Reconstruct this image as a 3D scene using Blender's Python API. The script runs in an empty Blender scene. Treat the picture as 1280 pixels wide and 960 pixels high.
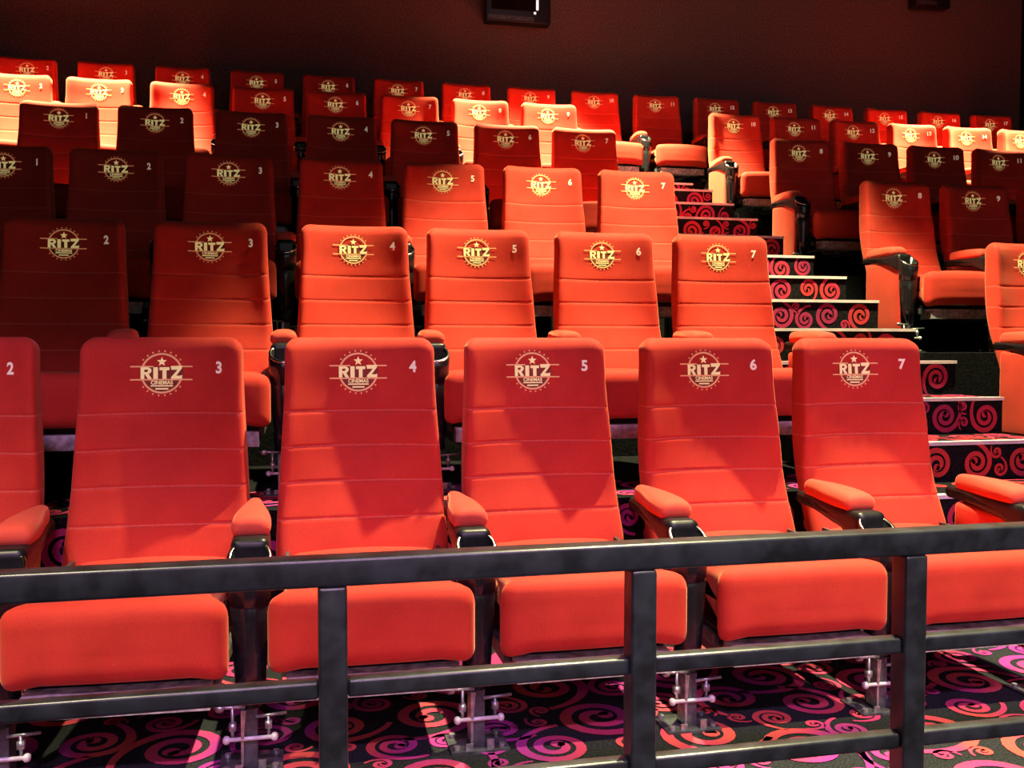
import bpy, bmesh, math, random
from mathutils import Vector, Matrix

random.seed(7)
S = bpy.context.scene
COL = S.collection
PI = math.pi

# ------------------------------------------------------------------ materials
def new_mat(name):
    m = bpy.data.materials.new(name); m.use_nodes = True
    nt = m.node_tree; b = nt.nodes['Principled BSDF']
    return m, nt, b

def N(nt, t, **kw):
    n = nt.nodes.new(t)
    for k, v in kw.items(): setattr(n, k, v)
    return n

def math_node(nt, op, a, b=None):
    n = N(nt, 'ShaderNodeMath', operation=op)
    for i, v in enumerate((a, b)):
        if v is None: continue
        if isinstance(v, (int, float)): n.inputs[i].default_value = v
        else: nt.links.new(v, n.inputs[i])
    return n.outputs[0]

def velvet(name, c_lo, c_hi, seams=False, rough=0.75, sheen=0.42, tint=(1.0, 0.46, 0.27, 1)):
    m, nt, b = new_mat(name)
    tc = N(nt, 'ShaderNodeTexCoord')
    no = N(nt, 'ShaderNodeTexNoise'); no.inputs['Scale'].default_value = 9.0; no.inputs['Detail'].default_value = 5.0
    nt.links.new(tc.outputs['Object'], no.inputs['Vector'])
    fine = N(nt, 'ShaderNodeTexNoise'); fine.inputs['Scale'].default_value = 420.0; fine.inputs['Detail'].default_value = 2.0
    nt.links.new(tc.outputs['Object'], fine.inputs['Vector'])
    f = math_node(nt, 'ADD', math_node(nt, 'MULTIPLY', no.outputs['Fac'], 0.45), math_node(nt, 'MULTIPLY', fine.outputs['Fac'], 0.55))
    cr = N(nt, 'ShaderNodeValToRGB')
    cr.color_ramp.elements[0].position = 0.3; cr.color_ramp.elements[0].color = (*c_lo, 1)
    cr.color_ramp.elements[1].position = 0.7; cr.color_ramp.elements[1].color = (*c_hi, 1)
    nt.links.new(f, cr.inputs['Fac'])
    col = cr.outputs['Color']
    if seams:
        sx = N(nt, 'ShaderNodeSeparateXYZ'); nt.links.new(tc.outputs['Object'], sx.inputs[0])
        z = sx.outputs['Z']
        fr = math_node(nt, 'FRACT', math_node(nt, 'DIVIDE', math_node(nt, 'SUBTRACT', z, 0.522 - 0.05135), 0.1027))
        d = math_node(nt, 'ABSOLUTE', math_node(nt, 'SUBTRACT', fr, 0.5))
        band = math_node(nt, 'LESS_THAN', d, 0.022)
        ok = math_node(nt, 'MULTIPLY', math_node(nt, 'GREATER_THAN', z, 0.49), math_node(nt, 'LESS_THAN', z, 0.86))
        dash = N(nt, 'ShaderNodeTexNoise'); dash.inputs['Scale'].default_value = 160.0
        nt.links.new(tc.outputs['Object'], dash.inputs['Vector'])
        st = math_node(nt, 'MULTIPLY', math_node(nt, 'MULTIPLY', band, ok), math_node(nt, 'MULTIPLY', dash.outputs['Fac'], 0.42))
        mx = N(nt, 'ShaderNodeMixRGB'); nt.links.new(st, mx.inputs['Fac']); nt.links.new(col, mx.inputs['Color1'])
        mx.inputs['Color2'].default_value = (0.95, 0.36, 0.26, 1)
        col = mx.outputs['Color']
    nt.links.new(col, b.inputs['Base Color'])
    b.inputs['Roughness'].default_value = rough
    b.inputs['Specular IOR Level'].default_value = 0.15
    b.inputs['Sheen Weight'].default_value = sheen
    b.inputs['Sheen Roughness'].default_value = 0.42
    b.inputs['Sheen Tint'].default_value = tint
    bp = N(nt, 'ShaderNodeBump'); bp.inputs['Strength'].default_value = 0.12; bp.inputs['Distance'].default_value = 0.002
    nt.links.new(fine.outputs['Fac'], bp.inputs['Height']); nt.links.new(bp.outputs['Normal'], b.inputs['Normal'])
    return m

def plain(name, c, rough=0.5, metal=0.0, spec=0.5, noise=0.25, scale=30.0, bump=0.0):
    m, nt, b = new_mat(name)
    tc = N(nt, 'ShaderNodeTexCoord')
    no = N(nt, 'ShaderNodeTexNoise'); no.inputs['Scale'].default_value = scale; no.inputs['Detail'].default_value = 4.0
    nt.links.new(tc.outputs['Object'], no.inputs['Vector'])
    cr = N(nt, 'ShaderNodeValToRGB')
    cr.color_ramp.elements[0].position = 0.35; cr.color_ramp.elements[1].position = 0.65
    cr.color_ramp.elements[0].color = (*[x * (1 - noise) for x in c], 1)
    cr.color_ramp.elements[1].color = (*[min(1, x * (1 + noise)) for x in c], 1)
    nt.links.new(no.outputs['Fac'], cr.inputs['Fac']); nt.links.new(cr.outputs['Color'], b.inputs['Base Color'])
    b.inputs['Roughness'].default_value = rough; b.inputs['Metallic'].default_value = metal
    b.inputs['Specular IOR Level'].default_value = spec
    if bump:
        bp = N(nt, 'ShaderNodeBump'); bp.inputs['Strength'].default_value = bump; bp.inputs['Distance'].default_value = 0.003
        nt.links.new(no.outputs['Fac'], bp.inputs['Height']); nt.links.new(bp.outputs['Normal'], b.inputs['Normal'])
    return m

M_BACK = velvet('red_velvet_stitched', (0.48, 0.030, 0.020), (0.68, 0.055, 0.032), seams=True)
M_SEAT = velvet('red_velvet', (0.48, 0.030, 0.020), (0.68, 0.055, 0.032))
M_PAD = velvet('red_velvet_pad', (0.58, 0.06, 0.042), (0.74, 0.09, 0.055))
M_BLACK = plain('black_moulded_plastic', (0.010, 0.010, 0.012), rough=0.36, spec=0.35, scale=60)
M_POST = plain('glossy_black_plastic', (0.012, 0.012, 0.014), rough=0.2, spec=0.6, scale=60)
M_CHROME = plain('bright_chrome', (0.85, 0.85, 0.87), rough=0.15, metal=1.0, noise=0.05)
M_STEEL = plain('grey_zinc_steel', (0.42, 0.44, 0.45), rough=0.35, metal=0.7, noise=0.4, scale=45)
M_DARKSTEEL = plain('dark_grey_steel', (0.10, 0.11, 0.115), rough=0.42, metal=0.4, noise=0.5, scale=25)
M_NUT = plain('bright_zinc', (0.78, 0.78, 0.78), rough=0.35, metal=0.15, noise=0.1)
M_PANSTEEL = plain('scuffed_grey_steel', (0.46, 0.48, 0.48), rough=0.5, metal=0.1, noise=0.45, scale=35)
M_RAIL = plain('black_painted_steel', (0.020, 0.024, 0.029), rough=0.34, spec=0.8, noise=0.5, scale=22, bump=0.05)
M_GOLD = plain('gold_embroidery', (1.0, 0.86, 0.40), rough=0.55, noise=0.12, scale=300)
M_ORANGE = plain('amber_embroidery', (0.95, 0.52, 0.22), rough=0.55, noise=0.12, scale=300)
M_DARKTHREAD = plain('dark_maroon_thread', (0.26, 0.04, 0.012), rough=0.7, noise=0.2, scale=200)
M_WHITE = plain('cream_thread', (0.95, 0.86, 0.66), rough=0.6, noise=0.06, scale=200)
for m_, c_, e_ in ((M_GOLD, (1.0, 0.78, 0.30), 0.34), (M_ORANGE, (1.0, 0.42, 0.16), 0.17), (M_WHITE, (1.0, 0.82, 0.60), 0.20)):  # faint emission paints a glint into the threads for the dark rows
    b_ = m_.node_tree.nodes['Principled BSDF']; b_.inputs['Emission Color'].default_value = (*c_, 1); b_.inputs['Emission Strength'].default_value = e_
M_NOSING = plain('pale_metal_nosing', (0.85, 0.80, 0.78), rough=0.35, noise=0.1, scale=12)
M_STRIP = plain('white_highlight_glow', (0.9, 0.9, 0.9), rough=0.4)
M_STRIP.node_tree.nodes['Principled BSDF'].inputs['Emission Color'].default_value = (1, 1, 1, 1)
M_STRIP.node_tree.nodes['Principled BSDF'].inputs['Emission Strength'].default_value = 0.9  # emission stands in for a bright edge highlight, not a lamp
M_CARPET = plain('charcoal_carpet', (0.022, 0.024, 0.028), rough=0.95, spec=0.1, noise=0.6, scale=180, bump=0.4)
M_TIER = plain('black_carpet', (0.010, 0.010, 0.011), rough=0.95, spec=0.1, noise=0.6, scale=90, bump=0.4)
M_WALL = plain('maroon_fabric_wall', (0.15, 0.105, 0.10), rough=0.95, spec=0.05, noise=0.22, scale=50)
M_BLACKWALL = plain('black_wall_fabric', (0.006, 0.006, 0.006), rough=0.95, spec=0.05, noise=0.3, scale=4)

def swirl_mat(name, c0, c1, c2):
    m, nt, b = new_mat(name)
    tc = N(nt, 'ShaderNodeTexCoord')
    no = N(nt, 'ShaderNodeTexNoise'); no.inputs['Scale'].default_value = 3.2; no.inputs['Detail'].default_value = 1.0
    nt.links.new(tc.outputs['Object'], no.inputs['Vector'])
    cr = N(nt, 'ShaderNodeValToRGB')
    e = cr.color_ramp.elements
    e[0].position = 0.36; e[0].color = (*c0, 1)
    e[1].position = 0.64; e[1].color = (*c2, 1)
    k = e.new(0.5); k.color = (*c1, 1)
    nt.links.new(no.outputs['Fac'], cr.inputs['Fac'])
    fi = N(nt, 'ShaderNodeTexNoise'); fi.inputs['Scale'].default_value = 260.0
    nt.links.new(tc.outputs['Object'], fi.inputs['Vector'])
    mx = N(nt, 'ShaderNodeMixRGB', blend_type='MULTIPLY'); mx.inputs['Fac'].default_value = 0.6
    nt.links.new(cr.outputs['Color'], mx.inputs['Color1']); nt.links.new(fi.outputs['Fac'], mx.inputs['Color2'])
    gm = N(nt, 'ShaderNodeMixRGB', blend_type='ADD'); gm.inputs['Fac'].default_value = 0.35
    nt.links.new(mx.outputs['Color'], gm.inputs['Color1']); nt.links.new(cr.outputs['Color'], gm.inputs['Color2'])
    nt.links.new(gm.outputs['Color'], b.inputs['Base Color'])
    b.inputs['Roughness'].default_value = 0.9; b.inputs['Specular IOR Level'].default_value = 0.15
    return m
M_SWIRL = swirl_mat('magenta_carpet_scroll', (0.36, 0.035, 0.26), (0.55, 0.05, 0.14), (0.62, 0.085, 0.075))
M_SWIRL_RED = swirl_mat('red_carpet_scroll', (0.34, 0.03, 0.10), (0.50, 0.035, 0.08), (0.55, 0.05, 0.05))

# ------------------------------------------------------------------ helpers
def mesh_from(name, verts, faces, mats, fmat=None, smooth=True):
    me = bpy.data.meshes.new(name)
    me.from_pydata([tuple(v) for v in verts], [], faces)
    for m in (mats if isinstance(mats, (list, tuple)) else [mats]): me.materials.append(m)
    if fmat:
        me.polygons.foreach_set('material_index', fmat)
    me.polygons.foreach_set('use_smooth', [smooth] * len(me.polygons))
    me.update()
    return me

def link(name, me, parent=None, loc=(0, 0, 0), rz=0.0):
    o = bpy.data.objects.new(name, me); COL.objects.link(o)
    o.parent = parent; o.location = loc; o.rotation_euler = (0, 0, rz)
    return o

def empty(name, label, cat, loc=(0, 0, 0), rz=0.0, group=None):
    o = bpy.data.objects.new(name, None); COL.objects.link(o)
    o.empty_display_size = 0.1
    o.location = loc; o.rotation_euler = (0, 0, rz)
    o['label'] = label; o['category'] = cat
    if group: o['group'] = group
    return o

class MB:
    """collects shapes, then links them as one mesh"""
    def __init__(s): s.v = []; s.f = []; s.m = []
    def add(s, vs, fs, mi=0):
        b = len(s.v); s.v += [Vector(v) for v in vs]; s.f += [tuple(i + b for i in f) for f in fs]; s.m += [mi] * len(fs)
        return s
    def box(s, x0, x1, y0, y1, z0, z1, mi=0):
        return s.add([(x0, y0, z0), (x1, y0, z0), (x1, y1, z0), (x0, y1, z0), (x0, y0, z1), (x1, y0, z1), (x1, y1, z1), (x0, y1, z1)],
                     [(0, 3, 2, 1), (4, 5, 6, 7), (0, 1, 5, 4), (1, 2, 6, 5), (2, 3, 7, 6), (3, 0, 4, 7)], mi)
    def rbox(s, c, size, r, n=6, mi=0, fn=None):
        v, f = rbox(size, r, n)
        v = [Vector(c) + (fn(p) if fn else p) for p in v]
        return s.add(v, f, mi)
    def tube(s, a, b, r0, r1=None, seg=12, mi=0):
        a, b = Vector(a), Vector(b); r1 = r0 if r1 is None else r1
        d = (b - a).normalized(); u = d.orthogonal().normalized(); w = d.cross(u)
        vs = []
        for p, r in ((a, r0), (b, r1)):
            for k in range(seg):
                t = 2 * PI * k / seg; vs.append(p + r * (math.cos(t) * u + math.sin(t) * w))
        fs = [(k, (k + 1) % seg, seg + (k + 1) % seg, seg + k) for k in range(seg)]
        fs += [tuple(range(seg - 1, -1, -1)), tuple(range(seg, 2 * seg))]
        return s.add(vs, fs, mi)
    def mesh(s, name, mats, smooth=False):
        me = mesh_from(name, s.v, s.f, mats, s.m, smooth)
        return me
    def build(s, name, mats, parent=None, smooth=False):
        me = s.mesh(name, mats, smooth)
        return link(name, me, parent)

def rbox(size, r, n=6):
    """rounded box: every face a grid, points pushed onto the rounding"""
    hx, hy, hz = (q / 2 for q in size)
    r = min(r, hx, hy, hz)
    def axis(h):
        edge = [h - r + r * math.sin(PI / 2 * k / 4) for k in range(1, 5)] if r < h else [h * math.sin(PI / 2 * k / 5) for k in range(1, 6)]
        inner = h - r
        mid = [inner * (2 * k / n - 1) for k in range(n + 1)] if inner > 1e-5 else [0.0]
        return sorted(set([-e for e in edge] + mid + edge))
    A = [axis(hx), axis(hy), axis(hz)]
    vid = {}; vs = []; fs = []
    def vert(p):
        key = tuple(round(q, 6) for q in p)
        if key not in vid:
            q = Vector((max(-hx + r, min(hx - r, p[0])), max(-hy + r, min(hy - r, p[1])), max(-hz + r, min(hz - r, p[2]))))
            d = Vector(p) - q
            if d.length > 1e-9: d = d.normalized() * r
            vid[key] = len(vs); vs.append(q + d)
        return vid[key]
    for ax in range(3):
        i, j = [(1, 2), (2, 0), (0, 1)][ax]
        for sgn in (-1, 1):
            for a in range(len(A[i]) - 1):
                for b in range(len(A[j]) - 1):
                    q = []
                    for (u, w) in ((a, b), (a + 1, b), (a + 1, b + 1), (a, b + 1)):
                        p = [0, 0, 0]; p[ax] = sgn * (hx, hy, hz)[ax]; p[i] = A[i][u]; p[j] = A[j][w]
                        q.append(vert(p))
                    if sgn < 0: q.reverse()
                    if len(set(q)) >= 3: fs.append(tuple(dict.fromkeys(q)))
    return vs, fs

def sstep(a, b, x):
    t = max(0, min(1, (x - a) / (b - a))); return t * t * (3 - 2 * t)

# ------------------------------------------------------------------ the seat
Z_BOT, Z_TOP = 0.37, 1.05
PROF = [(0.30, -0.215), (0.37, -0.190), (0.45, -0.158), (0.52, -0.124), (0.60, -0.085), (0.68, -0.056), (0.75, -0.037), (0.83, -0.020), (0.90, -0.008), (0.98, 0.0), (1.05, 0.010), (1.12, 0.02)]
def y_mid(z):
    for k in range(1, len(PROF) - 2):
        if PROF[k][0] <= z <= PROF[k + 1][0]:
            p0, p1, p2, p3 = PROF[k - 1], PROF[k], PROF[k + 1], PROF[k + 2]
            t = (z - p1[0]) / (p2[0] - p1[0]); h = p2[0] - p1[0]
            m1 = (p2[1] - p0[1]) / (p2[0] - p0[0]) * h; m2 = (p3[1] - p1[1]) / (p3[0] - p1[0]) * h
            return (2 * t**3 - 3 * t**2 + 1) * p1[1] + (t**3 - 2 * t**2 + t) * m1 + (-2 * t**3 + 3 * t**2) * p2[1] + (t**3 - t**2) * m2
    return PROF[1][1] if z < 0.5 else 0.01
def half_w(z):
    return 0.248 + (0.222 - 0.248) * sstep(0.42, 0.98, z) if z > 0.42 else 0.248
def conc(z):
    return 0.014 + 0.050 * sstep(0.5, 0.80, z)
def y_front(x, z):
    return y_mid(z) - conc(z) * min(1.2, abs(x) / half_w(z)) ** 2.3
SEAMS = [0.522 + 0.1027 * k for k in range(4)]

def backrest_mesh():
    zs = set(Z_BOT + (0.98 - Z_BOT) * k / 30 for k in range(31))
    for s_ in SEAMS: zs |= {s_ - 0.009, s_ - 0.004, s_, s_ + 0.004, s_ + 0.009}
    r = 0.042
    zs |= {Z_TOP - r + r * math.sin(PI / 2 * k / 8) for k in range(9)}
    zs |= {Z_BOT + 0.012 * k for k in range(4)}
    zs = sorted(zs)
    nx = 28; ss = [math.sin(PI / 2 * (2 * k / nx - 1)) for k in range(nx + 1)]
    V = []; F = []
    rows = []
    for z in zs:
        hw = half_w(z)
        rc = 0.045
        if z > Z_TOP - rc: hw -= rc * (1 - math.sqrt(max(0, 1 - ((z - (Z_TOP - rc)) / rc) ** 2))) * 0.9
        ts = 1.0
        if z > Z_TOP - r: ts = math.sqrt(max(0.002, 1 - ((z - (Z_TOP - r)) / r) ** 2))
        if z < Z_BOT + 0.03: ts *= 0.6 + 0.4 * math.sqrt(max(0, 1 - ((Z_BOT + 0.03 - z) / 0.03) ** 2))
        g = sum(0.0028 * max(0, 1 - abs(z - q) / 0.008) for q in SEAMS)
        fr, bk = [], []
        T = 0.085 - 0.02 * sstep(0.7, 1.05, z)
        for s_ in ss:
            x = hw * s_
            yf = y_front(x, z) + g; yb = y_mid(z) + T - 0.022 * abs(s_) ** 2.5
            re = 0.030; d = max(0, abs(x) - (hw - re)) / re
            rnd = re * (1 - math.sqrt(max(0, 1 - d * d)))
            yf += rnd; yb -= rnd
            ym = (yf + yb) / 2
            yf = ym + (yf - ym) * ts; yb = ym + (yb - ym) * ts
            fr.append(len(V)); V.append((x, yf, z)); bk.append(len(V)); V.append((x, yb, z))
        rows.append((fr, bk))
    for (f0, b0), (f1, b1) in zip(rows, rows[1:]):
        for k in range(nx):
            F.append((f0[k], f0[k + 1], f1[k + 1], f1[k])); F.append((b0[k + 1], b0[k], b1[k], b1[k + 1]))
        F.append((b0[0], f0[0], f1[0], b1[0])); F.append((f0[nx], b0[nx], b1[nx], f1[nx]))
    for (f, b), top in ((rows[0], False), (rows[-1], True)):
        for k in range(nx):
            q = (f[k], f[k + 1], b[k + 1], b[k]); F.append(q if top else q[::-1])
    return mesh_from('backrest', V, F, M_BACK)

def cushion_mesh():
    sx, sy, sz = 0.500, 0.58, 0.178
    v, f = rbox((sx, sy, sz), 0.045, 10)
    out = []
    for p in v:
        x, y, z = p
        yw = y - 0.39                                  # -0.68 .. -0.10
        wf = 0.87 + 0.13 * sstep(-0.612, -0.648, yw)
        u = abs(x) / (sx / 2)
        front = sstep(-0.48, -0.68, yw)
        zz = z + 0.343
        if z > 0: zz += 0.010 * (1 - u ** 2) + 0.012 * front
        if z < 0: zz += 0.075 * sstep(-0.66, -0.42, yw)
        if z < 0: zz -= 0.022 * front * max(0, (u - 0.72) / 0.28) - 0.006 * front
        yy = yw - 0.016 * front * (1 - u ** 2) * (1 - abs(z) / 0.1 * 0.3)
        out.append((x * wf, yy, zz))
    return mesh_from('seat_cushion', out, f, M_SEAT)

def pan_mesh():
    m = MB()
    m.box(-0.205, 0.205, -0.662, -0.600, 0.186, 0.238, 0)
    m.box(-0.205, 0.205, -0.595, -0.16, 0.225, 0.262, 1)
    for s_ in (-1, 1):
        m.box(s_ * 0.185 - 0.02, s_ * 0.185 + 0.02, -0.646, -0.18, 0.182, 0.228, 1)
        m.box(s_ * 0.12 - 0.006, s_ * 0.12 + 0.006, -0.652, -0.30, 0.194, 0.224, 2)
    m.tube((-0.20, -0.22, 0.245), (0.20, -0.22, 0.245), 0.016, mi=1)
    m.tube((0.02, -0.30, 0.20), (0.16, -0.30, 0.20), 0.012, mi=2)
    return m.mesh('seat_pan', [M_PANSTEEL, M_BLACK, M_STEEL])

def bracket_mesh(s_):
    m = MB()
    m.box(min(s_ * 0.20, s_ * 0.219), max(s_ * 0.20, s_ * 0.219), -0.57, -0.20, 0.215, 0.245, 0)
    m.box(min(s_ * 0.209, s_ * 0.219), max(s_ * 0.209, s_ * 0.219), -0.24, -0.09, 0.22, 0.44, 0)
    return m.mesh('hinge_bracket', [M_DARKSTEEL])

# --- writing
def text_shape(txt, size, bold=0.0, cx=0.0, cz=0.0, ext=0.0):
    cu = bpy.data.curves.new('txt', 'FONT'); cu.body = txt; cu.size = size; cu.offset = bold
    cu.align_x = 'CENTER'; cu.align_y = 'CENTER'; cu.fill_mode = 'FRONT'; cu.resolution_u = 4
    o = bpy.data.objects.new('txt', cu); COL.objects.link(o)
    dg = bpy.context.evaluated_depsgraph_get()
    me = bpy.data.meshes.new_from_object(o.evaluated_get(dg))
    vs = [(v.co.x + cx, v.co.y + cz) for v in me.vertices]; fs = [tuple(p.vertices) for p in me.polygons]
    bpy.data.objects.remove(o); bpy.data.curves.remove(cu); bpy.data.meshes.remove(me)
    return vs, fs

class Flat:
    """flat artwork in chair x,z laid on the curved front of the backrest"""
    def __init__(s): s.v = []; s.f = []; s.m = []
    def poly(s, pts, mi, lift): s.shape(pts, [tuple(range(len(pts)))], mi, lift)
    def shape(s, vs, fs, mi, lift):
        b = len(s.v); s.v += [(x, y_front(x, z) - lift, z) for x, z in vs]; s.f += [tuple(i + b for i in f) for f in fs]; s.m += [mi] * len(fs)
    def bar(s, x0, x1, z, h, mi, lift, n=8, slope=0.0):
        for k in range(n):
            a = x0 + (x1 - x0) * k / n; b = x0 + (x1 - x0) * (k + 1) / n
            za, zb = z + slope * a, z + slope * b
            s.poly([(a, za - h / 2), (b, zb - h / 2), (b, zb + h / 2), (a, za + h / 2)], mi, lift)
    def ring(s, cx, cz, r0, r1, a0, a1, mi, lift, n=48):
        for k in range(n):
            t0 = a0 + (a1 - a0) * k / n; t1 = a0 + (a1 - a0) * (k + 1) / n
            s.poly([(cx + r0 * math.cos(t0), cz + r0 * math.sin(t0)), (cx + r1 * math.cos(t0), cz + r1 * math.sin(t0)),
                    (cx + r1 * math.cos(t1), cz + r1 * math.sin(t1)), (cx + r0 * math.cos(t1), cz + r0 * math.sin(t1))], mi, lift)
    def mesh(s, name, mats): 
        me = mesh_from(name, s.v, s.f, mats, s.m, smooth=False)
        bm = bmesh.new(); bm.from_mesh(me)
        for f in bm.faces:
            f.normal_update()
            if f.normal.y > 0: f.normal_flip()
        bm.to_mesh(me); bm.free(); return me

def logo_mesh():
    g = Flat(); cx, cz, R = -0.006, 0.945, 0.056
    G, O, D = 0, 1, 2
    # dark thread backing of the lower half and behind the letters
    def disc_band(z0, z1, r, mi, lift, n=10):
        for k in range(n):
            a = z0 + (z1 - z0) * k / n; b = z0 + (z1 - z0) * (k + 1) / n
            xa = math.sqrt(max(0, r * r - a * a)); xb = math.sqrt(max(0, r * r - b * b))
            for j in range(4):
                l0, l1 = j / 4 * 2 - 1, (j + 1) / 4 * 2 - 1
                g.poly([(cx + xa * l0, cz + a), (cx + xa * l1, cz + a), (cx + xb * l1, cz + b), (cx + xb * l0, cz + b)], mi, lift)
    disc_band(-R, -0.017, R, D, 0.0018)
    disc_band(-0.017, 0.019, 0.060, D, 0.0018)
    g.ring(cx, cz, R - 0.0028, R + 0.0028, math.asin(0.30), PI - math.asin(0.30), O, 0.0028)
    g.ring(cx, cz, R - 0.0028, R + 0.0028, PI + math.asin(0.36), 2 * PI - math.asin(0.36), O, 0.0028)
    for k in range(24):
        a = 2 * PI * (k + 0.5) / 24
        if abs(math.sin(a)) < 0.40: continue
        x, z = cx + (R + 0.0085) * math.cos(a), cz + (R + 0.0085) * math.sin(a)
        g.poly([(x + 0.0026 * math.cos(t), z + 0.0026 * math.sin(t)) for t in [2 * PI * q / 8 for q in range(8)]], O, 0.0026)
    # two wide bars
    for z, gap in ((0.0195, True), (-0.0185, False)):
        if gap:
            g.bar(cx - 0.086, cx - 0.024, cz + z, 0.0042, O, 0.0028); g.bar(cx + 0.024, cx + 0.086, cz + z, 0.0042, O, 0.0028)
        else: g.bar(cx - 0.086, cx + 0.086, cz + z, 0.0042, O, 0.0028, n=14)
    # star
    st = []
    for k in range(10):
        a = PI / 2 + PI * k / 5; r = 0.0145 if k % 2 == 0 else 0.006
        st.append((cx + r * math.cos(a), cz + 0.0335 + r * math.sin(a)))
    c0 = (cx, cz + 0.0335)
    for k in range(10): g.poly([c0, st[k], st[(k + 1) % 10]], G, 0.003)
    # RITZ in heavy capitals: unit box 0..1 high
    h0, H = cz - 0.0160, 0.0335
    def put(polys, x0, w):
        for p in polys: g.poly([(cx + x0 + q[0] * w, h0 + q[1] * H) for q in p], G, 0.0034)
    Rl = [[(0, 0), (.34, 0), (.34, 1), (0, 1)], [(.34, .80), (.72, .80), (.86, .92), (.74, 1), (.34, 1)], [(.72, .80), (.66, .64), (1, .60), (1, .84), (.86, .92)],
          [(.34, .40), (.70, .40), (.84, .46), (1, .60), (.66, .64), (.60, .58), (.34, .58)], [(.40, .40), (.68, 0), (1.05, 0), (.74, .42)]]
    Il = [[(0, 0), (1, 0), (1, 1), (0, 1)]]
    Tl = [[(0, .74), (1, .74), (1, 1), (0, 1)], [(.30, 0), (.70, 0), (.70, .74), (.30, .74)]]
    Zl = [[(0.02, .78), (.62, .78), (1, 1.12), (0, 1.08)], [(.60, .78), (1, 1.12), (.98, .90), (.46, .26), (.02, .0), (0, .12)], [(.02, 0), (1, 0), (1.02, .34), (.86, .26), (.46, .26)]]
    put(Rl, -0.0580, 0.029); put(Il, -0.0235, 0.0125); put(Tl, -0.0065, 0.0275); put(Zl, 0.0255, 0.031)
    # small line of writing and two rules below it
    vs, fs = text_shape('CINEMAS', 0.0148, 0.0004, cx, cz - 0.0275)
    g.shape(vs, fs, G, 0.0034)
    g.bar(cx - 0.031, cx + 0.031, cz - 0.0365, 0.0036, G, 0.003)
    g.bar(cx - 0.018, cx + 0.018, cz - 0.0450, 0.0042, G, 0.003)
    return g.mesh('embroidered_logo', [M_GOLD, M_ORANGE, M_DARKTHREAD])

NUM = {}
def number_mesh(n):
    if n not in NUM:
        g = Flat(); vs, fs = text_shape(str(n), 0.046, 0.0016, 0.157, 0.960)
        vs = [((x - 0.157) * 0.86 + 0.157, z) for x, z in vs]
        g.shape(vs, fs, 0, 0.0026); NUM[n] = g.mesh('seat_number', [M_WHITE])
    return NUM[n]

ME_BACK, ME_CUSH, ME_PAN, ME_LOGO = backrest_mesh(), cushion_mesh(), pan_mesh(), logo_mesh()
ME_BR = {s_: bracket_mesh(s_) for s_ in (-1, 1)}

proto = None
def make_chair(x, y, z, n, label, group):
    global proto
    if proto is None:
        r = empty('cinema_seat', label, 'cinema seat', (x, y, z), 0, group)
        b = link('backrest', ME_BACK, r)
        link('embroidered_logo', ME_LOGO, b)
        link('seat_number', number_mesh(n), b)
        link('seat_cushion', ME_CUSH, r)
        link('seat_pan', ME_PAN, r)
        for s_ in (-1, 1): link('hinge_bracket', ME_BR[s_], r)
        proto = r
        return r
    r = proto.copy(); COL.objects.link(r); r.location = (x, y, z); r.rotation_euler = (0, 0, 0); r['label'] = label; r['group'] = group
    for ch in proto.children:
        c = ch.copy(); COL.objects.link(c); c.parent = r
        for g in ch.children:
            d = g.copy(); COL.objects.link(d); d.parent = c
            if g.name.startswith('seat_number'): d.data = number_mesh(n)
    return r

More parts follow.
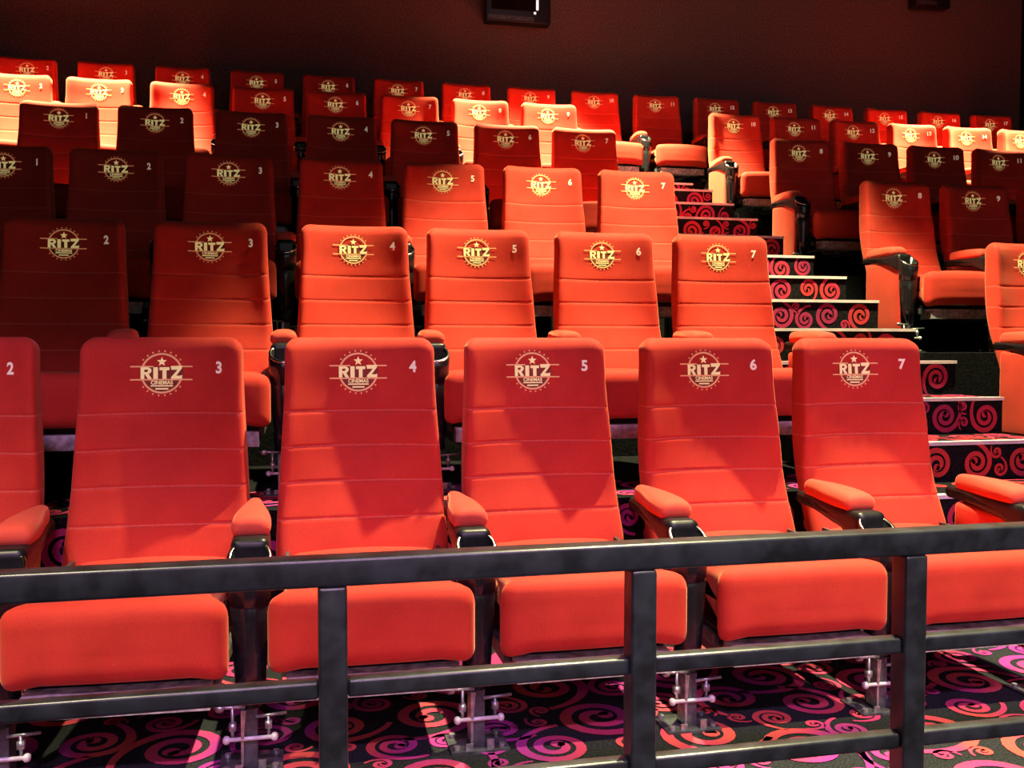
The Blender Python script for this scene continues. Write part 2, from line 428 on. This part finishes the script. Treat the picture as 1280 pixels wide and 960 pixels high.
# ------------------------------------------------------------------ the armrest stand
PC = -0.555                                   # post centre, y
def arm_meshes():
    out = {}
    # post with a sloping rim and a recess
    seg = 28; V = []; F = []
    TILT = 0.62
    def ring(z, r, tilt=0.0, ky=1.0):
        b = len(V)
        for k in range(seg):
            t = 2 * PI * k / seg; x = r * math.cos(t); y = r * ky * math.sin(t)
            V.append((x, PC + y, z + tilt * y))
        return b
    rs = [ring(0.150, 0.020), ring(0.152, 0.034), ring(0.24, 0.039), ring(0.345, 0.0455), ring(0.392, 0.0475), ring(0.396, 0.0455), ring(0.401, 0.0455), ring(0.405, 0.049),
          ring(0.440, 0.0505, 0.15), ring(0.480, 0.0525, TILT * .7), ring(0.508, 0.0530, TILT), ring(0.511, 0.0500, TILT), ring(0.509, 0.0420, TILT), ring(0.455, 0.0390, 0.2), ring(0.450, 0.0300, 0.1)]
    for a, b in zip(rs, rs[1:]):
        for k in range(seg): F.append((a + k, a + (k + 1) % seg, b + (k + 1) % seg, b + k))
    F.append(tuple(range(rs[0] + seg - 1, rs[0] - 1, -1))); F.append(tuple(range(rs[-1], rs[-1] + seg)))
    out['post'] = mesh_from('post', V, F, M_POST)
    # chrome rim
    V2 = []; F2 = []; q = 8
    for k in range(36):
        t = 2 * PI * k / 36
        c = Vector((0.0475 * math.cos(t), PC + 0.0475 * math.sin(t), 0.5125 + TILT * 0.0475 * math.sin(t)))
        n = Vector((math.cos(t), math.sin(t), TILT * math.sin(t))).normalized()
        for j in range(q):
            a = 2 * PI * j / q; V2.append(c + n * 0.0060 * math.cos(a) + Vector((0, 0, 0.0042 * math.sin(a))))
    for k in range(36):
        for j in range(q):
            F2.append((k * q + j, ((k + 1) % 36) * q + j, ((k + 1) % 36) * q + (j + 1) % q, k * q + (j + 1) % q))
    out['cup_rim'] = mesh_from('cup_rim', V2, F2, M_CHROME)
    # arm body tapering to the rear
    v, f = rbox((0.094, 0.40, 0.062), 0.02, 8)
    def body(p):
        x, y, z = p
        yw = y - 0.330                      # -0.53 .. -0.13
        w = 1.0 - 0.52 * sstep(-0.43, -0.16, yw)
        zc = 0.520 + 0.006 * (yw + 0.53) / 0.40
        if z < 0: zc += 0.022 * sstep(-0.46, -0.20, yw) - 0.035 * sstep(-0.41, -0.53, yw)
        return (x * w, yw, z + zc)
    out['arm'] = mesh_from('arm', [body(p) for p in v], f, M_BLACK)
    v, f = rbox((0.098, 0.305, 0.046), 0.022, 8)
    def pad(p):
        x, y, z = p
        yw = y - 0.3275                      # -0.48 .. -0.175
        w = 1.0 - 0.58 * sstep(-0.42, -0.18, yw)
        zc = 0.566 + 0.004 * (yw + 0.48) / 0.305
        if z > 0: zc += 0.008 * (1 - (x / 0.05) ** 2) + 0.006 * math.sin(PI * min(1, max(0, (yw + 0.48) / 0.305)))
        if z > 0: zc -= 0.004 * sstep(-0.44, -0.48, yw)
        return (x * w, yw, z + zc)
    out['armrest_pad'] = mesh_from('armrest_pad', [pad(p) for p in v], f, M_PAD)
    # leg
    m = MB(); m.box(-0.016, 0.016, PC - 0.028, PC + 0.028, 0.006, 0.165, 0)
    m.box(-0.022, -0.016, PC - 0.040, PC + 0.012, 0.015, 0.150, 1)
    m.add([(-0.022, PC - 0.041, 0.150), (-0.010, PC - 0.041, 0.150), (-0.016, PC - 0.041, 0.075), (-0.022, PC - 0.041, 0.075)], [(0, 3, 2, 1)], 1)
    out['leg'] = m.mesh('leg', [M_DARKSTEEL, M_STEEL])
    m = MB(); m.box(-0.075, 0.075, PC - 0.06, PC + 0.06, 0.0, 0.007, 0)
    for sx in (-1, 1):
        m.tube((sx * 0.058, PC - 0.04, 0.006), (sx * 0.058, PC - 0.04, 0.016), 0.008, mi=1); m.tube((sx * 0.058, PC + 0.04, 0.006), (sx * 0.058, PC + 0.04, 0.016), 0.008, mi=1)
    m.box(0.018, 0.036, PC - 0.05, PC - 0.045, 0.006, 0.030, 1); m.box(-0.036, -0.018, PC - 0.05, PC - 0.045, 0.006, 0.022, 1)
    out['foot_plate'] = m.mesh('foot_plate', [M_DARKSTEEL, M_STEEL])
    m = MB(); zb = 0.080
    m.tube((-0.052, PC - 0.036, zb), (0.052, PC - 0.036, zb), 0.0052, mi=0)
    for sx in (-1, 1): m.rbox((sx * 0.056, PC - 0.036, zb), (0.018, 0.020, 0.020), 0.009, 2, 0)
    out['bolt'] = m.mesh('bolt', [M_NUT], smooth=True)
    m = MB()
    for sx, zz in ((-1, 0.155), (1, 0.130)):
        m.tube((sx * 0.042, PC - 0.030, 0.080), (sx * 0.042, PC - 0.030, zz), 0.0042, mi=0, seg=8)
        m.box(sx * 0.042 - 0.008, sx * 0.042 + 0.008, PC - 0.036, PC - 0.020, 0.100, 0.118, 0)
        m.tube((sx * 0.012, PC - 0.030, zz), (sx * 0.085, PC - 0.030, zz + 0.004), 0.0042, mi=0, seg=8)
    m.rbox((-0.072, PC - 0.030, 0.156), (0.022, 0.018, 0.018), 0.008, 2, 0)
    out['height_adjuster'] = m.mesh('height_adjuster', [M_STEEL], smooth=True)
    # fabric covered end panel
    v, f = rbox((0.072, 0.33, 0.40), 0.018, 8)
    def pan(p):
        x, y, z = p; yw = y - 0.360; zz = z + 0.318
        if z > 0: zz -= 0.012 * math.cos((yw + 0.34) / 0.185 * PI / 2)
        return (x, yw, zz)
    out['end_panel'] = mesh_from('end_panel', [pan(p) for p in v], f, M_SEAT)
    return out
AM = arm_meshes()
STD = ['arm', 'armrest_pad', 'post', 'cup_rim', 'leg', 'foot_plate', 'bolt', 'height_adjuster']
arm_proto = {}
def make_arm(x, y, z, label, group, end=False):
    if end not in arm_proto:
        r = empty('armrest_stand', label, 'armrest', (x, y, z), 0, group)
        for k in STD + (['end_panel'] if end else []): link(k, AM[k], r)
        arm_proto[end] = r
        return r
    src = arm_proto[end]
    r = src.copy(); COL.objects.link(r); r.location = (x, y, z); r['label'] = label; r['group'] = group
    for ch in src.children:
        c = ch.copy(); COL.objects.link(c); c.parent = r
    return r

# ------------------------------------------------------------------ rows (y of the logo plane, floor height, x of seat 0)
CAM_Z = 1.03
P = 0.56; X0 = -2.00; GAP = 1.63
LOGO_Z = 0.945
ROWS = {
 'A': dict(y=2.950, z=0.000, x0=-2.059, p=P, cols=range(2, 8), word='front row', num=0),
 'B': dict(y=4.140, z=0.483, x0=-2.017, p=P, cols=range(2, 8), word='second row', num=0),
 'C': dict(y=5.310, z=0.983, x0=-2.002, p=P, cols=range(1, 8), word='third row', num=0),
 'D': dict(y=6.437, z=1.472, x0=-1.962, p=P, cols=range(1, 8), word='fourth row', num=0),
 'E': dict(y=7.557, z=1.915, x0=-1.933, p=P, cols=range(0, 8), word='fifth row', num=2),
 'F': dict(y=8.705, z=2.345, x0=-2.150, p=0.6104, cols=range(0, 16), word='back row', num=2),
}
RIGHT = {'B': 1, 'C': 3, 'D': 4, 'E': 6}
RGAP = {'B': 1.66, 'C': 1.683, 'D': 1.625, 'E': 1.614}
DX = {('A', 4): -1.8, ('A', 5): 4.5, ('A', 6): -3.4, ('B', 3): 1.0, ('B', 4): -5, ('B', 5): 3.3, ('C', 1): -3, ('C', 2): 3, ('C', 3): 3.9, ('D', 1): 2, ('D', 2): 2, ('D', 3): -2, ('D', 4): -3, ('D', 7): 2.5,
      ('E', 1): 2, ('E', 3): -3}
DZ = {('A', 4): -2.5, ('A', 5): 2.5, ('C', 2): -2, ('C', 5): 3, ('E', 7): -4, ('E', 2): 3}
adj = {2: 'second', 3: 'third', 4: 'fourth', 5: 'fifth', 6: 'sixth', 7: 'seventh', 8: 'eighth'}
def look(r, c, right):
    if right: return {'B': 'bright orange-red', 'C': 'orange-red', 'D': 'shadowed dark red', 'E': 'brightly lit orange'}[r]
    return {'A': 'crimson-red', 'B': 'dark maroon shadowed' if c < 4 else 'bright orange-red', 'C': 'dark maroon shadowed' if c < 5 else 'bright orange-red',
            'D': 'nearly black shadowed', 'E': 'brightly lit pale orange' if c in (0, 1, 2, 6, 7) else 'dim red', 'F': 'dim dark red'}[r]
XS = {}
TURN = {('A', 3): -2.6, ('A', 4): -1.2}
SHIFT = {('A', 2): -0.012, ('A', 3): -0.022, ('A', 4): -0.016, ('A', 6): 0.006}
for r, d in ROWS.items():
    seats = []
    for c in d['cols']:
        x = d['x0'] + c * d['p']
        zc = d['y'] / math.cos(math.radians(12.6))
        x -= DX.get((r, c), 0) * zc / 1200.0
        n = c + d['num']
        side = '' if r in 'AF' else ' left of the aisle'
        XS[(r, c)] = x
        ch = make_chair(x, d['y'], d['z'], n, f"{look(r, c, False)} velvet seat numbered {n} in the {d['word']}{side}", f"cinema seats in the {d['word']}{side}")
        ch.rotation_euler.z = math.radians(TURN.get((r, c), 0))
        seats.append((c, d['x0'] + c * d['p'], n))
    # armrest stands between seats and at the ends
    lo, hi = seats[0][0], seats[-1][0]
    first = lo if r != 'A' else lo
    for c in range(first, hi + 1):
        xa = (XS[(r, c)] + XS[(r, c + 1)]) / 2 if (r, c + 1) in XS else XS[(r, c)] + 0.5 * d['p']; xa += SHIFT.get((r, c), 0); n = c + d['num']
        side = '' if r in 'AF' else ' left of the aisle'
        end = (c == hi and r not in 'F')
        lab = (f"black armrest stand with red pad by seat {n}, {d['word']}{side}" if end else
               f"red-padded black armrest between seats {n} and {n + 1}, {d['word']}{side}")
        make_arm(xa, d['y'], d['z'], lab, f"armrest stands in the {d['word']}{side}", end)
    # block right of the aisle
    if r in RIGHT:
        g = RGAP[r]; n0 = {'B': 8, 'C': 8, 'D': 8, 'E': 10}[r]
        for i in range(RIGHT[r]):
            x = d['x0'] + (7 + i) * P + g; n = n0 + i
            make_chair(x, d['y'], d['z'], n, f"{look(r, i, True)} velvet seat numbered {n} in the {d['word']} right of the aisle", f"cinema seats in the {d['word']} right of the aisle")
        for i in range(RIGHT[r]):
            xa = d['x0'] + (6.5 + i) * P + g; n = n0 + i
            lab = (f"red-panelled black armrest stand by seat {n}, {d['word']} right of the aisle" if i == 0 else
                   f"red-padded black armrest between seats {n - 1} and {n}, {d['word']} right of the aisle")
            make_arm(xa, d['y'], d['z'], lab, f"armrest stands in the {d['word']} right of the aisle", i == 0)

# ------------------------------------------------------------------ carpet scrolls
def pack(w, h, rmax, rmin, tries, rng):
    cs = []; cell = 2 * rmax + 0.01; grid = {}
    for k, r in enumerate([rmax, rmax * 0.8, rmax * 0.62, rmax * 0.47, rmax * 0.36, rmin]):
        for _ in range(int(tries * (0.6 + k * k * 0.9))):
            x = rng.uniform(r * 0.9, w - r * 0.9) if w > 2 * r else w / 2
            y = rng.uniform(r * 0.9, h - r * 0.9) if h > 2 * r else h / 2
            gx, gy = int(x / cell), int(y / cell)
            if all((x - a) ** 2 + (y - b) ** 2 > (r + q + 0.001) ** 2 for i in (-1, 0, 1) for j in (-1, 0, 1) for a, b, q in grid.get((gx + i, gy + j), ())):
                cs.append((x, y, r)); grid.setdefault((gx, gy), []).append((x, y, r))
    return cs
def spiral_band(cx, cy, R, a0, sgn, turns=2.0):
    """centre line with widths, outside to inside"""
    pts = []
    n = int(18 * turns)
    for k in range(n + 1):
        t = k / n
        r = R * (0.90 - 0.72 * t ** 0.9); a = a0 + sgn * 2 * PI * turns * 0.86 * t
        w = R * (0.23 - 0.05 * t) + 0.005
        if t > 0.9: w *= 1.15
        pts.append((cx + r * math.cos(a), cy + r * math.sin(a), w))
    return pts
def strip(pts, clip=None):
    V = []; F = []
    for k, (x, y, w) in enumerate(pts):
        a = pts[max(0, k - 1)]; b = pts[min(len(pts) - 1, k + 1)]
        dx, dy = b[0] - a[0], b[1] - a[1]; L = math.hypot(dx, dy) or 1
        nx, ny = -dy / L, dx / L
        for s_ in (-1, 1):
            px, py = x + s_ * nx * w / 2, y + s_ * ny * w / 2
            if clip: px = max(0, min(clip[0], px)); py = max(0, min(clip[1], py))
            V.append((px, py))
    for k in range(len(pts) - 1): F.append((2 * k, 2 * k + 1, 2 * k + 3, 2 * k + 2))
    # round inner end
    x, y, w = pts[-1]; b = len(V); V.append((x, y))
    for j in range(9): V.append((x + 0.75 * w * math.cos(2 * PI * j / 9), y + 0.75 * w * math.sin(2 * PI * j / 9)))
    for j in range(9): F.append((b, b + 1 + j, b + 1 + (j + 1) % 9))
    return V, F
def scrolls(w, h, rmax, rmin, tries, seed):
    """list of (verts2d, faces) covering a w x h rectangle"""
    rng = random.Random(seed)
    cs = pack(w, h, rmax, rmin, tries, rng)
    out = []
    for i, (x, y, R) in enumerate(cs):
        near = sorted(((math.hypot(x - a, y - b) - R - q, j) for j, (a, b, q) in enumerate(cs) if j != i))[:2]
        sgn = rng.choice((-1, 1))
        if near:
            j = near[0][1]; a, b, q = cs[j]
            ang = math.atan2(b - y, a - x) + rng.uniform(-0.5, 0.5)
        else: ang = rng.uniform(0, 2 * PI)
        pts = spiral_band(x, y, R, ang, sgn, 2.0 if R > rmin * 1.2 else 1.5)
        # flowing tail that opens outwards from the scroll
        tail = []
        for k in range(9):
            t = 1 - k / 9; r = R * (0.90 + 0.48 * t * t); a = ang - sgn * 1.5 * t
            tail.append((x + r * math.cos(a), y + r * math.sin(a), pts[0][2] * (1 - 0.45 * t)))
        pts = tail + pts
        out.append(strip(pts, (w, h)))
    return out
def lay(mb, sh, origin, u, v, nrm, mi=1):
    o = Vector(origin); u = Vector(u); v = Vector(v); nrm = Vector(nrm)
    for vs, fs in sh:
        mb.add([o + u * a + v * b + nrm * 0.0022 for a, b in vs], fs, mi)

def struct(name, mb, mats, smooth=False):
    o = mb.build(name, mats, None, smooth); o['kind'] = 'structure'; return o

XL, XA, XB, XR = -3.6, 2.215, 3.19, 7.86
BACK_Y = 9.30
tier_front = {'B': 3.235, 'C': 4.43, 'D': 5.60, 'E': 6.72, 'F': 7.84}
# front floor
fl = MB(); fl.box(XL, XR, -1.5, tier_front['B'] + 0.01, -0.2, 0.0)
sh = scrolls(5.2, 1.5, 0.125, 0.030, 900, 3); lay(fl, sh, (-1.6, 1.72, 0), (1, 0, 0), (0, 1, 0), (0, 0, 1))
struct('floor', fl, [M_CARPET, M_SWIRL])
keys = 'BCDEF'
for i, k in enumerate(keys):
    y0 = tier_front[k]; y1 = tier_front[keys[i + 1]] if i < 4 else BACK_Y
    z = ROWS[k]['z']; zb = -0.2
    t = MB()
    spans = [(XL, XA), (XB, XR)] if k != 'F' else [(XL, XR)]
    for a, b in spans: t.box(a, b, y0, y1 + 0.005, zb, z)
    if k == 'B':
        sh = scrolls(XA - XL - 0.6, 0.42, 0.11, 0.04, 60, 11); lay(t, sh, (XL + 0.6, y0 + 0.005, z), (1, 0, 0), (0, 1, 0), (0, 0, 1))
        sh = scrolls(XA - XL - 0.6, 0.44, 0.11, 0.04, 60, 12); lay(t, sh, (XL + 0.6, y0, 0.03), (1, 0, 0), (0, 0, 1), (0, -1, 0))
    struct('floor', t, [M_TIER, M_SWIRL])

# aisle steps
STEPS = [(2.85, 0.29), (3.18, 0.454), (3.51, 0.617), (3.84, 0.780), (4.17, 0.943), (4.50, 1.106), (4.83, 1.270), (5.16, 1.425), (5.53, 1.580), (5.92, 1.745), (6.30, 1.910), (6.68, 2.070), (7.06, 2.230), (7.45, 2.345)]
for i, (y, z) in enumerate(STEPS):
    yn = STEPS[i + 1][0] if i + 1 < len(STEPS) else tier_front['F'] + 0.01
    zp = STEPS[i - 1][1] if i else z - 0.163
    s_ = MB(); w = XB - XA
    s_.box(XA + 0.003, XB - 0.003, y, yn + 0.03, z - 0.75 if z > 0.75 else -0.1, z)
    sh = scrolls(w - 0.02, z - zp - 0.012, 0.075, 0.03, 40, 100 + i); lay(s_, sh, (XA + 0.01, y, zp + 0.002), (1, 0, 0), (0, 0, 1), (0, -1, 0))
    sh = scrolls(w - 0.02, yn - y - 0.04, 0.10, 0.035, 40, 200 + i); lay(s_, sh, (XA + 0.01, y + 0.035, z), (1, 0, 0), (0, 1, 0), (0, 0, 1))
    st = struct('stair_step', s_, [M_TIER, M_SWIRL_RED])
    nb = MB(); nb.box(XA + 0.004, XB - 0.004, y - 0.012, y + 0.026, z - 0.010, z + 0.005)
    nb.build('nosing_strip', [M_NOSING], st)

# walls and ceiling
CEIL = 5.6
w = MB(); w.box(XL - 0.2, XR + 0.2, BACK_Y, BACK_Y + 0.15, -0.2, CEIL); struct('wall_back', w, [M_WALL])
w = MB(); w.box(XR, XR + 0.2, -4.5, BACK_Y, -0.2, CEIL); struct('wall_right', w, [M_BLACKWALL])
w = MB(); w.box(XL - 0.2, XL, -4.5, BACK_Y, -0.2, CEIL); struct('wall_left', w, [M_BLACKWALL])
w = MB(); w.box(XL - 0.2, XR + 0.2, -4.5, BACK_Y + 0.15, CEIL, CEIL + 0.15); struct('ceiling', w, [M_BLACKWALL])

# ------------------------------------------------------------------ loudspeakers on the back wall
def speaker(x, z0, w, h, d, label, strip=True):
    r = empty('wall_speaker', label, 'loudspeaker', (x, BACK_Y, z0))
    c = MB(); c.rbox((0, -d / 2 - 0.06, h / 2), (w, d, h), 0.012, 3); c.build('cabinet', [M_BLACK], r, True)
    g = MB(); g.rbox((-0.045, -d - 0.064, h / 2 + 0.03), (w - 0.20, 0.016, h - 0.16), 0.006, 3); g.build('grille', [M_BLACKWALL], r, True)
    l = MB(); l.box(-w / 2 + 0.02, w / 2 - 0.17, -d - 0.066, -d - 0.056, 0.018, 0.055); l.build('lower_trim', [M_DARKSTEEL], r)
    t = MB()
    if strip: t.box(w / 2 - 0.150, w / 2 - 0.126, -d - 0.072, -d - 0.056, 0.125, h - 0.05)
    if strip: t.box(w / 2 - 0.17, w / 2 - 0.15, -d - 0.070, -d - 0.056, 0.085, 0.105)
    if strip: t.build('side_highlight', [M_STRIP], r)  # glowing strip painting the highlight on the cabinet edge
    hn = MB(); hn.tube((-0.065, -d - 0.074, 0.30), (-0.065, -d - 0.060, 0.30), 0.055, 0.07, 24); hn.build('driver', [M_STEEL], r, True)
    b = MB(); b.box(-0.06, 0.06, -0.065, 0.0, h * 0.4, h * 0.6); b.build('wall_bracket', [M_BLACK], r)
    return r
speaker(1.00 + 1.10, 4.115, 0.64, 0.86, 0.13, 'black loudspeaker with a pale edge-highlight strip mounted high on the back wall')
speaker(6.60, 4.60, 0.42, 0.60, 0.14, 'smaller plain black loudspeaker at the right end of the back wall', False)

# ------------------------------------------------------------------ guard rail
RY = 1.70
rail = empty('guard_rail', 'black square-tube metal guard rail in front of the front row', 'railing', (0, RY, 0))
def bar(name, x0, x1, yc, zc, s, par, mat=M_RAIL):
    m = MB(); m.rbox(((x0 + x1) / 2, yc, zc), (abs(x1 - x0), s, s), 0.006, 1); return m.build(name, [mat], par, True)
def post(x, z0, z1, s, par):
    m = MB(); m.rbox((x, 0, (z0 + z1) / 2), (s, s, z1 - z0), 0.006, 1); return m.build('post', [M_RAIL], par, True)
PX = [-0.304 * RY, 0.0328 * RY, 0.3694 * RY, 0.7073 * RY, 1.044 * RY]
PX = [PX[0] - 0.572] + PX + [PX[-1] + 0.574]
ZT = CAM_Z - 0.2335 * RY
bar('top_rail', PX[0] - 0.025, PX[-1] + 0.025, 0, ZT, 0.050, rail)
for x in PX: post(x, 0.0, ZT - 0.025, 0.050, rail)
for a, b in zip(PX, PX[1:]):
    for zz in (CAM_Z - 0.356 * RY, CAM_Z - 0.470 * RY):
        bar('crossbar', a + 0.025, b - 0.025, 0, zz, 0.032, rail)

# ------------------------------------------------------------------ light
def spot(name, loc, tgt, power, color, cone, blend=0.35, size=0.05):
    l = bpy.data.lights.new(name, 'SPOT'); l.energy = power; l.color = color
    l.spot_size = math.radians(cone); l.spot_blend = blend; l.shadow_soft_size = size
    o = bpy.data.objects.new(name, l); COL.objects.link(o); o.location = loc
    o.rotation_euler = (Vector(tgt) - Vector(loc)).to_track_quat('-Z', 'Y').to_euler()
    return o
WARM = (1.0, 0.92, 0.48); PINK = (1.0, 0.50, 1.08)
H = 5.5
def down(x, y, power, color, cone, blend=0.3, size=0.05): return spot('downlight', (x, y, H), (x, y, 0), power, color, cone, blend, size)
# over the second row, middle of the house
down(2.1, 3.72, 3250, WARM, 62, 0.28)
# over the fifth row
for x, cn, pw in ((-1.75, 46, 8600), (2.25, 57, 7800), (6.1, 50, 8600)): spot('downlight', (x, 7.42, H), (x, 7.46, 2.0), pw, (1.0, 0.92, 0.46), cn, 0.5)
# in front of the front row
down(-1.9, 0.5, 1500, WARM, 62, 0.5)
down(2.1, 0.6, 1750, WARM, 54, 0.4)
for x in (-1.6, -0.2, 1.2, 2.6): spot('front_fill', (x, -1.2, 4.0), (x, 2.45, 0.15), 265, PINK, 38, 0.6, 0.15)  # added unseen fill spots, pink light on the front row only
for x in (-1.1, 0.1, 1.3, 2.5, 3.7): spot('low_fill', (x, -2.5, 2.2), (x, 2.35, 0.0), 180, (1.0, 0.54, 1.0), 17, 0.5, 0.3)  # added unseen fill to brighten the carpet and cushion fronts
spot('wall_fill', (2.6, 3.0, 5.3), (4.2, 9.3, 4.3), 62, (1.0, 0.66, 0.72), 66, 1.0, 0.4)  # added soft fill that lifts the back wall, no fixture there

wd = bpy.data.worlds.new('dark_hall'); S.world = wd; wd.use_nodes = True
wd.node_tree.nodes['Background'].inputs[0].default_value = (1.0, 0.55, 0.5, 1)
wd.node_tree.nodes['Background'].inputs[1].default_value = 0.0
# faint neutral fill added at the screen end, no visible source
a = bpy.data.lights.new('screen_end_fill', 'AREA'); a.energy = 48; a.color = (0.85, 0.95, 1.0); a.size = 7; a.size_y = 3; a.shape = 'RECTANGLE'
ao = bpy.data.objects.new('screen_end_fill', a); COL.objects.link(ao); ao.location = (2.0, -4.3, 3.0)
ao.rotation_euler = (Vector((2, 6, 2.4)) - ao.location).to_track_quat('-Z', 'Y').to_euler()

# ------------------------------------------------------------------ camera
cam = bpy.data.cameras.new('camera'); co = bpy.data.objects.new('camera', cam); COL.objects.link(co)
cam.sensor_width = 36.0; cam.lens = 36.0 * 1200 / 1280
co.location = (0, 0, CAM_Z)
co.rotation_euler = (math.radians(90 - 2.387), 0, math.radians(-12.588))
cam.clip_start = 0.05; cam.clip_end = 60
S.camera = co
S.view_settings.view_transform = 'Standard'
S.view_settings.look = 'None'
S.view_settings.exposure = 0.0
try: S.cycles.use_denoising = True
except Exception: pass
